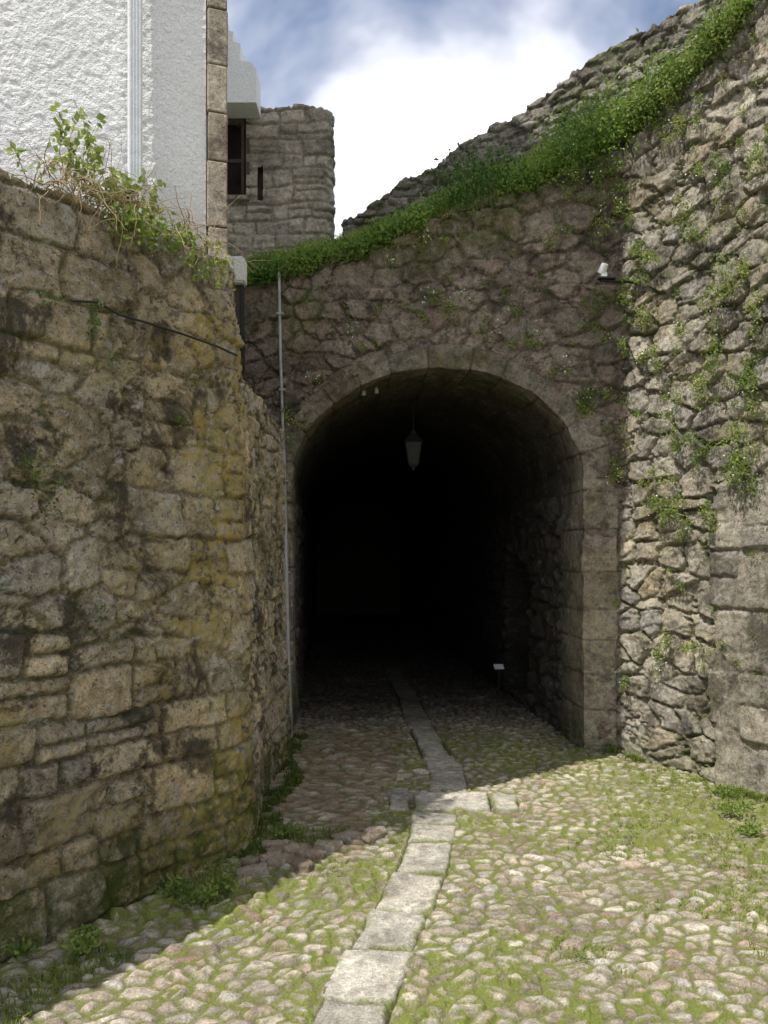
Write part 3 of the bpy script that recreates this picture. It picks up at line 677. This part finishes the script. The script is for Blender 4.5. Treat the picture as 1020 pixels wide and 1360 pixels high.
def wallx(y):return -.74+.666*(np.clip(y,0,4.31)-4.31)
x,y=gpts(36000,-2.6,-.1,1.5,4.6,lambda x,y:(x>wallx(y)+.02)&(x<wallx(y)+.50+.3*fbm(x*3,y*3,5,2))&(fbm(x*3.5,y*3.5,8,3)>.05))
gg.blades(np.stack([x,y,und(x,y)+.005],1),.042,.005,1.1,.5+.3*fbm(x*3,y*3,4,2))
x,y=gpts(90000,-1.,4.,2.2,6.6,lambda x,y:(x>wallx(y)+.1)&(x<2.0+.5*(6.4-y))&(fbm(x*2.5,y*2.5,18,4)+.36*np.clip(x-1.05,-1,1.2)>.24)&(np.abs(x-np.interp(y,CLY,CLX))>.16)&~((x>0)&(x<.92)&(y>4.93)&(y<5.35)))
gg.blades(np.stack([x,y,und(x,y)+.006],1),.022,.0045,1.3,.78+.2*fbm(x*3,y*3,4,2))
x,y=gpts(16000,-.85,-.4,4.2,7.0,lambda x,y:(x>-.80)&(x<-.66+.1*fbm(y*4,x,3,2)))
k2=fbm(x*5,y*4,2,2)>.0;x=x[k2];y=y[k2];gg.blades(np.stack([x,y,und(x,y)],1),.05,.006,.9,.3+0*x)
s_=rng.uniform(0,1,6000);x=1.9+1.5*s_-.04-np.abs(rng.normal(0,.05,6000));y=6.5-2.95*s_;k2=fbm(s_*18,s_*0,2,2)>.05
gg.blades(np.stack([x[k2],y[k2],und(x[k2],y[k2])],1),.06,.006,.9,.55+0*x[k2])
GG=empty('ground_grass');gg.build('blades',M_grass,GG)
gl=Fol()
for (px,py,r_) in [(150,1190,.09),(175,1160,.09),(165,1180,.1),(300,1180,.06),(380,1100,.07),(370,1105,.06),(110,1165,.06),(235,1180,.08),(355,1010,.07),(20,1260,.08),(975,1075,.10),(965,1050,.08),(1000,1100,.08),(105,1250,.07),(270,1190,.06)]:
    y_=1050*1.6/(py-740+10);x_=(px-510)/1050*y_
    for q in range(4):clump(gl,np.array([x_,y_,.04])+nrm(1)[0]*np.array([.5,.5,.15])*r_,60,r_*.7,.026,.013,.6,rng.uniform(.3,.8),(1,1,.5))
gl.build('weeds',M_leafy,GG)
VN=empty('wall_top_climber');vl=Fol();paths=[];dry=[]
def grow(base,dirv,n,step,wob,lst,droop=0.0):
    p=np.array(base,float);d=np.array(dirv,float);d/=np.linalg.norm(d);out=[]
    for i in range(n):
        out.append((*p,1-.8*i/n));p=p+d*step;d=d+rng.normal(size=3)*wob+np.array([0,0,-droop]);d/=np.linalg.norm(d)
    lst.append(out);return out
for (px,hh_,n_,lf) in [(58,.20,2,.5),(118,.40,3,.8),(132,.42,4,.8),(148,.30,4,.8),(165,.20,3,.7),(205,.26,3,.8),(222,.18,3,.8),(195,.2,2,.7),(265,.12,2,.8)]:
    for q in range(n_):
        b0=left_pt(px+rng.normal()*5,0,-.12);b0[2]=3.2
        o=grow(b0,(rng.normal()*.18,rng.normal()*.2-.1,1.0),14,hh_/12,.12,paths,.02)
        for (x_,y_,z_,_) in o[4:]:
            if rng.random()<lf:
                c=np.array([[x_,y_,z_]])+rng.normal(size=(3,3))*.013
                vl.leaves(c,.040,.030,.1,np.full(3,rng.uniform(.6,1.0)))
for q in range(130):
    px=rng.uniform(60,298);b0=left_pt(px,0,-.06+rng.uniform(-.1,.08));b0[2]=3.22+rng.uniform(-.02,.05)
    grow(b0,(rng.normal()+.3,rng.normal()-.5,rng.uniform(-.3,1.2)),18,.022,.22,dry,.07)
for q in range(20):
    px=rng.uniform(150,240);b0=left_pt(px,0,.02);b0[2]=3.22-rng.uniform(0,.10)
    clump(vl,b0,16,.08,.032,.024,.0,rng.uniform(.5,1.))
for q in range(14):
    px=rng.uniform(245,290);b0=left_pt(px,0,.04);b0[2]=3.2-rng.uniform(0,.16)
    clump(vl,b0,10,.06,.03,.022,.0,rng.uniform(.5,1.))
tubes('green_stems',paths,.0035,M_twig,VN);tubes('dry_stems',dry,.0026,M_twig,VN);vl.build('leaves',M_leafy,VN)

# ---- FIXTURES
def ap3(px,py,out):return tuple(arch_pt(px,py,out))
DP=empty('wall_conduit_pipe')
tubes('upper_pipe',[[ap3(374,365,.07),ap3(376,480,.07),ap3(380,600,.07)]],.013,M_metal,DP)
pb=arch_pt(390,985,.10);tubes('lower_pipe',[[ap3(380,600,.09),tuple(arch_pt(385,800,.095)),(pb[0],pb[1],-.02)]],.024,M_metal,DP)
for yy in (420,520,640,760,880):
    q=arch_pt(374+16*(yy-365)/620,yy,.06);box('pipe_clip',q[0]-.03,q[0]+.03,q[1]-.03,q[1]+.06,q[2]-.008,q[2]+.008,M_metal,DP,.003)
cab=[left_pt(85,402,.05),left_pt(120,404,.05),left_pt(150,420,.045),left_pt(190,432,.05),left_pt(240,448,.05),left_pt(280,462,.05),left_pt(306,474,.05)]
tubes('wall_cable',[[tuple(c) for c in cab]],.006,M_black)
FLD=empty('wall_floodlight')
b1=right_pt(846,374,0.0);b2=b1+np.array([-.30,-.03,0])
tubes('bracket_arm',[[tuple(b1+np.array([.05,.02,0])),tuple(b2)]],.013,M_black,FLD)
box('bracket_plate',b2[0]-.02,b2[0]+.12,b2[1]-.03,b2[1]+.03,b2[2]+.008,b2[2]+.02,M_black,FLD,.003)
box('lamp_base',b2[0]+.0,b2[0]+.05,b2[1]-.025,b2[1]+.025,b2[2]+.02,b2[2]+.06,M_white,FLD,.006)
bm=bmesh.new();bmesh.ops.create_cone(bm,cap_ends=True,segments=20,radius1=.036,radius2=.026,depth=.075)
me=bpy.data.meshes.new('lamp_head');bm.to_mesh(me);bm.free();me.materials.append(M_white);o=link(bpy.data.objects.new('lamp_head',me),FLD);o.location=(b2[0]+.02,b2[1]-.01,b2[2]+.09);o.rotation_euler=(.5,.3,0)
for i,(px,py) in enumerate([(483,521),(500,518)]):
    g_=empty('vault_spotlight');y_=7.15;x_=(px-510)/1050*y_;z_=1.6+(740-py)/1050*y_
    bm=bmesh.new();bmesh.ops.create_cone(bm,cap_ends=True,segments=16,radius1=.022,radius2=.015,depth=.045)
    me=bpy.data.meshes.new('head');bm.to_mesh(me);bm.free();me.materials.append(M_metal);o=link(bpy.data.objects.new('head',me),g_);o.location=(x_,y_,z_);o.rotation_euler=(.7,0,0)
    tubes('stem',[[(x_,y_,z_+.02),(x_,y_+.02,z_+.12)]],.008,M_metal,g_)
LN=empty('hanging_lantern');lx,ly,lz=.316,8.5,2.77
def frustum(name,r0,r1,z0,z1,mat,n=4,parent=LN):
    bm=bmesh.new();bmesh.ops.create_cone(bm,cap_ends=True,segments=n,radius1=r0,radius2=r1,depth=z1-z0)
    me=bpy.data.meshes.new(name);bm.to_mesh(me);bm.free();me.materials.append(mat)
    o=link(bpy.data.objects.new(name,me),parent);o.location=(lx,ly,lz+(z0+z1)/2);o.rotation_euler=(0,0,math.pi/4);return o
M_lant=plain('lantern_iron',(.05,.05,.05),.6)
frustum('glass_body',.07,.118,-.17,.06,M_glass);frustum('roof',.15,.045,.065,.15,M_lant);frustum('cap',.05,.03,.15,.19,M_lant);frustum('base',.05,.08,-.20,-.17,M_lant);frustum('finial',.01,.025,-.24,-.20,M_lant,8)
cr=[]
for sx in (-1,1):
    for sy in (-1,1):cr.append([(lx+sx*.05,ly+sy*.05,lz-.17),(lx+sx*.085,ly+sy*.085,lz+.065)])
tubes('frame_bars',cr,.007,M_lant,LN);tubes('chain',[[(lx,ly,lz+.19),(lx,ly,lz+.55)]],.006,M_lant,LN)
SG=empty('information_sign');sx_,sy_=1.30,8.95
tubes('post',[[(sx_,sy_,0),(sx_,sy_,.34)]],.010,M_black,SG)
o=box('panel',-.055,.055,-.04,.04,-.006,.006,M_white,SG,.003);o.location=(sx_,sy_,.36);o.rotation_euler=(.6,0,.1)

# ---- LIGHT / WORLD / CAMERA
el=math.radians(63);hx,hy=-.80,-.60;hn=math.hypot(hx,hy)
S=Vector((hx/hn*math.cos(el),hy/hn*math.cos(el),math.sin(el)))
su=bpy.data.lights.new('sun','SUN');su.energy=5.0;su.angle=math.radians(.5);su.color=(1,.955,.87)
so=link(bpy.data.objects.new('sun',su));so.rotation_euler=S.to_track_quat('Z','Y').to_euler();so.location=(-5,-5,20)
w=bpy.data.worlds.new('World');sc.world=w;w.use_nodes=True;nt=w.node_tree;nt.nodes.clear()
def wn(t):return nt.nodes.new(t)
out=wn('ShaderNodeOutputWorld');bg=wn('ShaderNodeBackground');sky=wn('ShaderNodeTexSky');sky.sky_type='NISHITA';sky.sun_disc=False
sky.sun_elevation=el;sky.sun_rotation=math.atan2(hx,hy)%(2*math.pi)
tc=wn('ShaderNodeTexCoord');n1=wn('ShaderNodeTexNoise');n1.inputs['Scale'].default_value=2.9;n1.inputs['Detail'].default_value=5;n1.inputs['Roughness'].default_value=.5;n1.inputs['Distortion'].default_value=.25
mp=wn('ShaderNodeMapping');mp.inputs['Scale'].default_value=(1,1,1.6);mp.inputs['Location'].default_value=(.4,.25,.0)
nt.links.new(tc.outputs['Generated'],mp.inputs[0]);nt.links.new(mp.outputs[0],n1.inputs['Vector'])
r1=wn('ShaderNodeMapRange');r1.interpolation_type='SMOOTHSTEP';r1.inputs[1].default_value=.32;r1.inputs[2].default_value=.50;nt.links.new(n1.outputs[0],r1.inputs[0])
cr_=wn('ShaderNodeValToRGB');e_=cr_.color_ramp.elements;e_[0].position=.44;e_[0].color=(4.7,5.0,6.0,1);e_[1].position=.66;e_[1].color=(11.0,11.0,11.0,1);nt.links.new(n1.outputs[0],cr_.inputs[0])
mx=wn('ShaderNodeMix');mx.data_type='RGBA';nt.links.new(r1.outputs[0],mx.inputs[0]);nt.links.new(sky.outputs[0],mx.inputs[6]);nt.links.new(cr_.outputs[0],mx.inputs[7])
nt.links.new(mx.outputs[2],bg.inputs[0]);bg.inputs[1].default_value=.15;nt.links.new(bg.outputs[0],out.inputs[0])
cam=bpy.data.cameras.new('camera');cam.sensor_fit='VERTICAL';cam.sensor_height=36;cam.lens=1050/1360*36;cam.shift_y=60/1360;cam.clip_end=2000;cam.clip_start=.05
co_=link(bpy.data.objects.new('camera',cam));co_.location=(0,0,1.6);co_.rotation_euler=(math.pi/2,0,0);sc.camera=co_
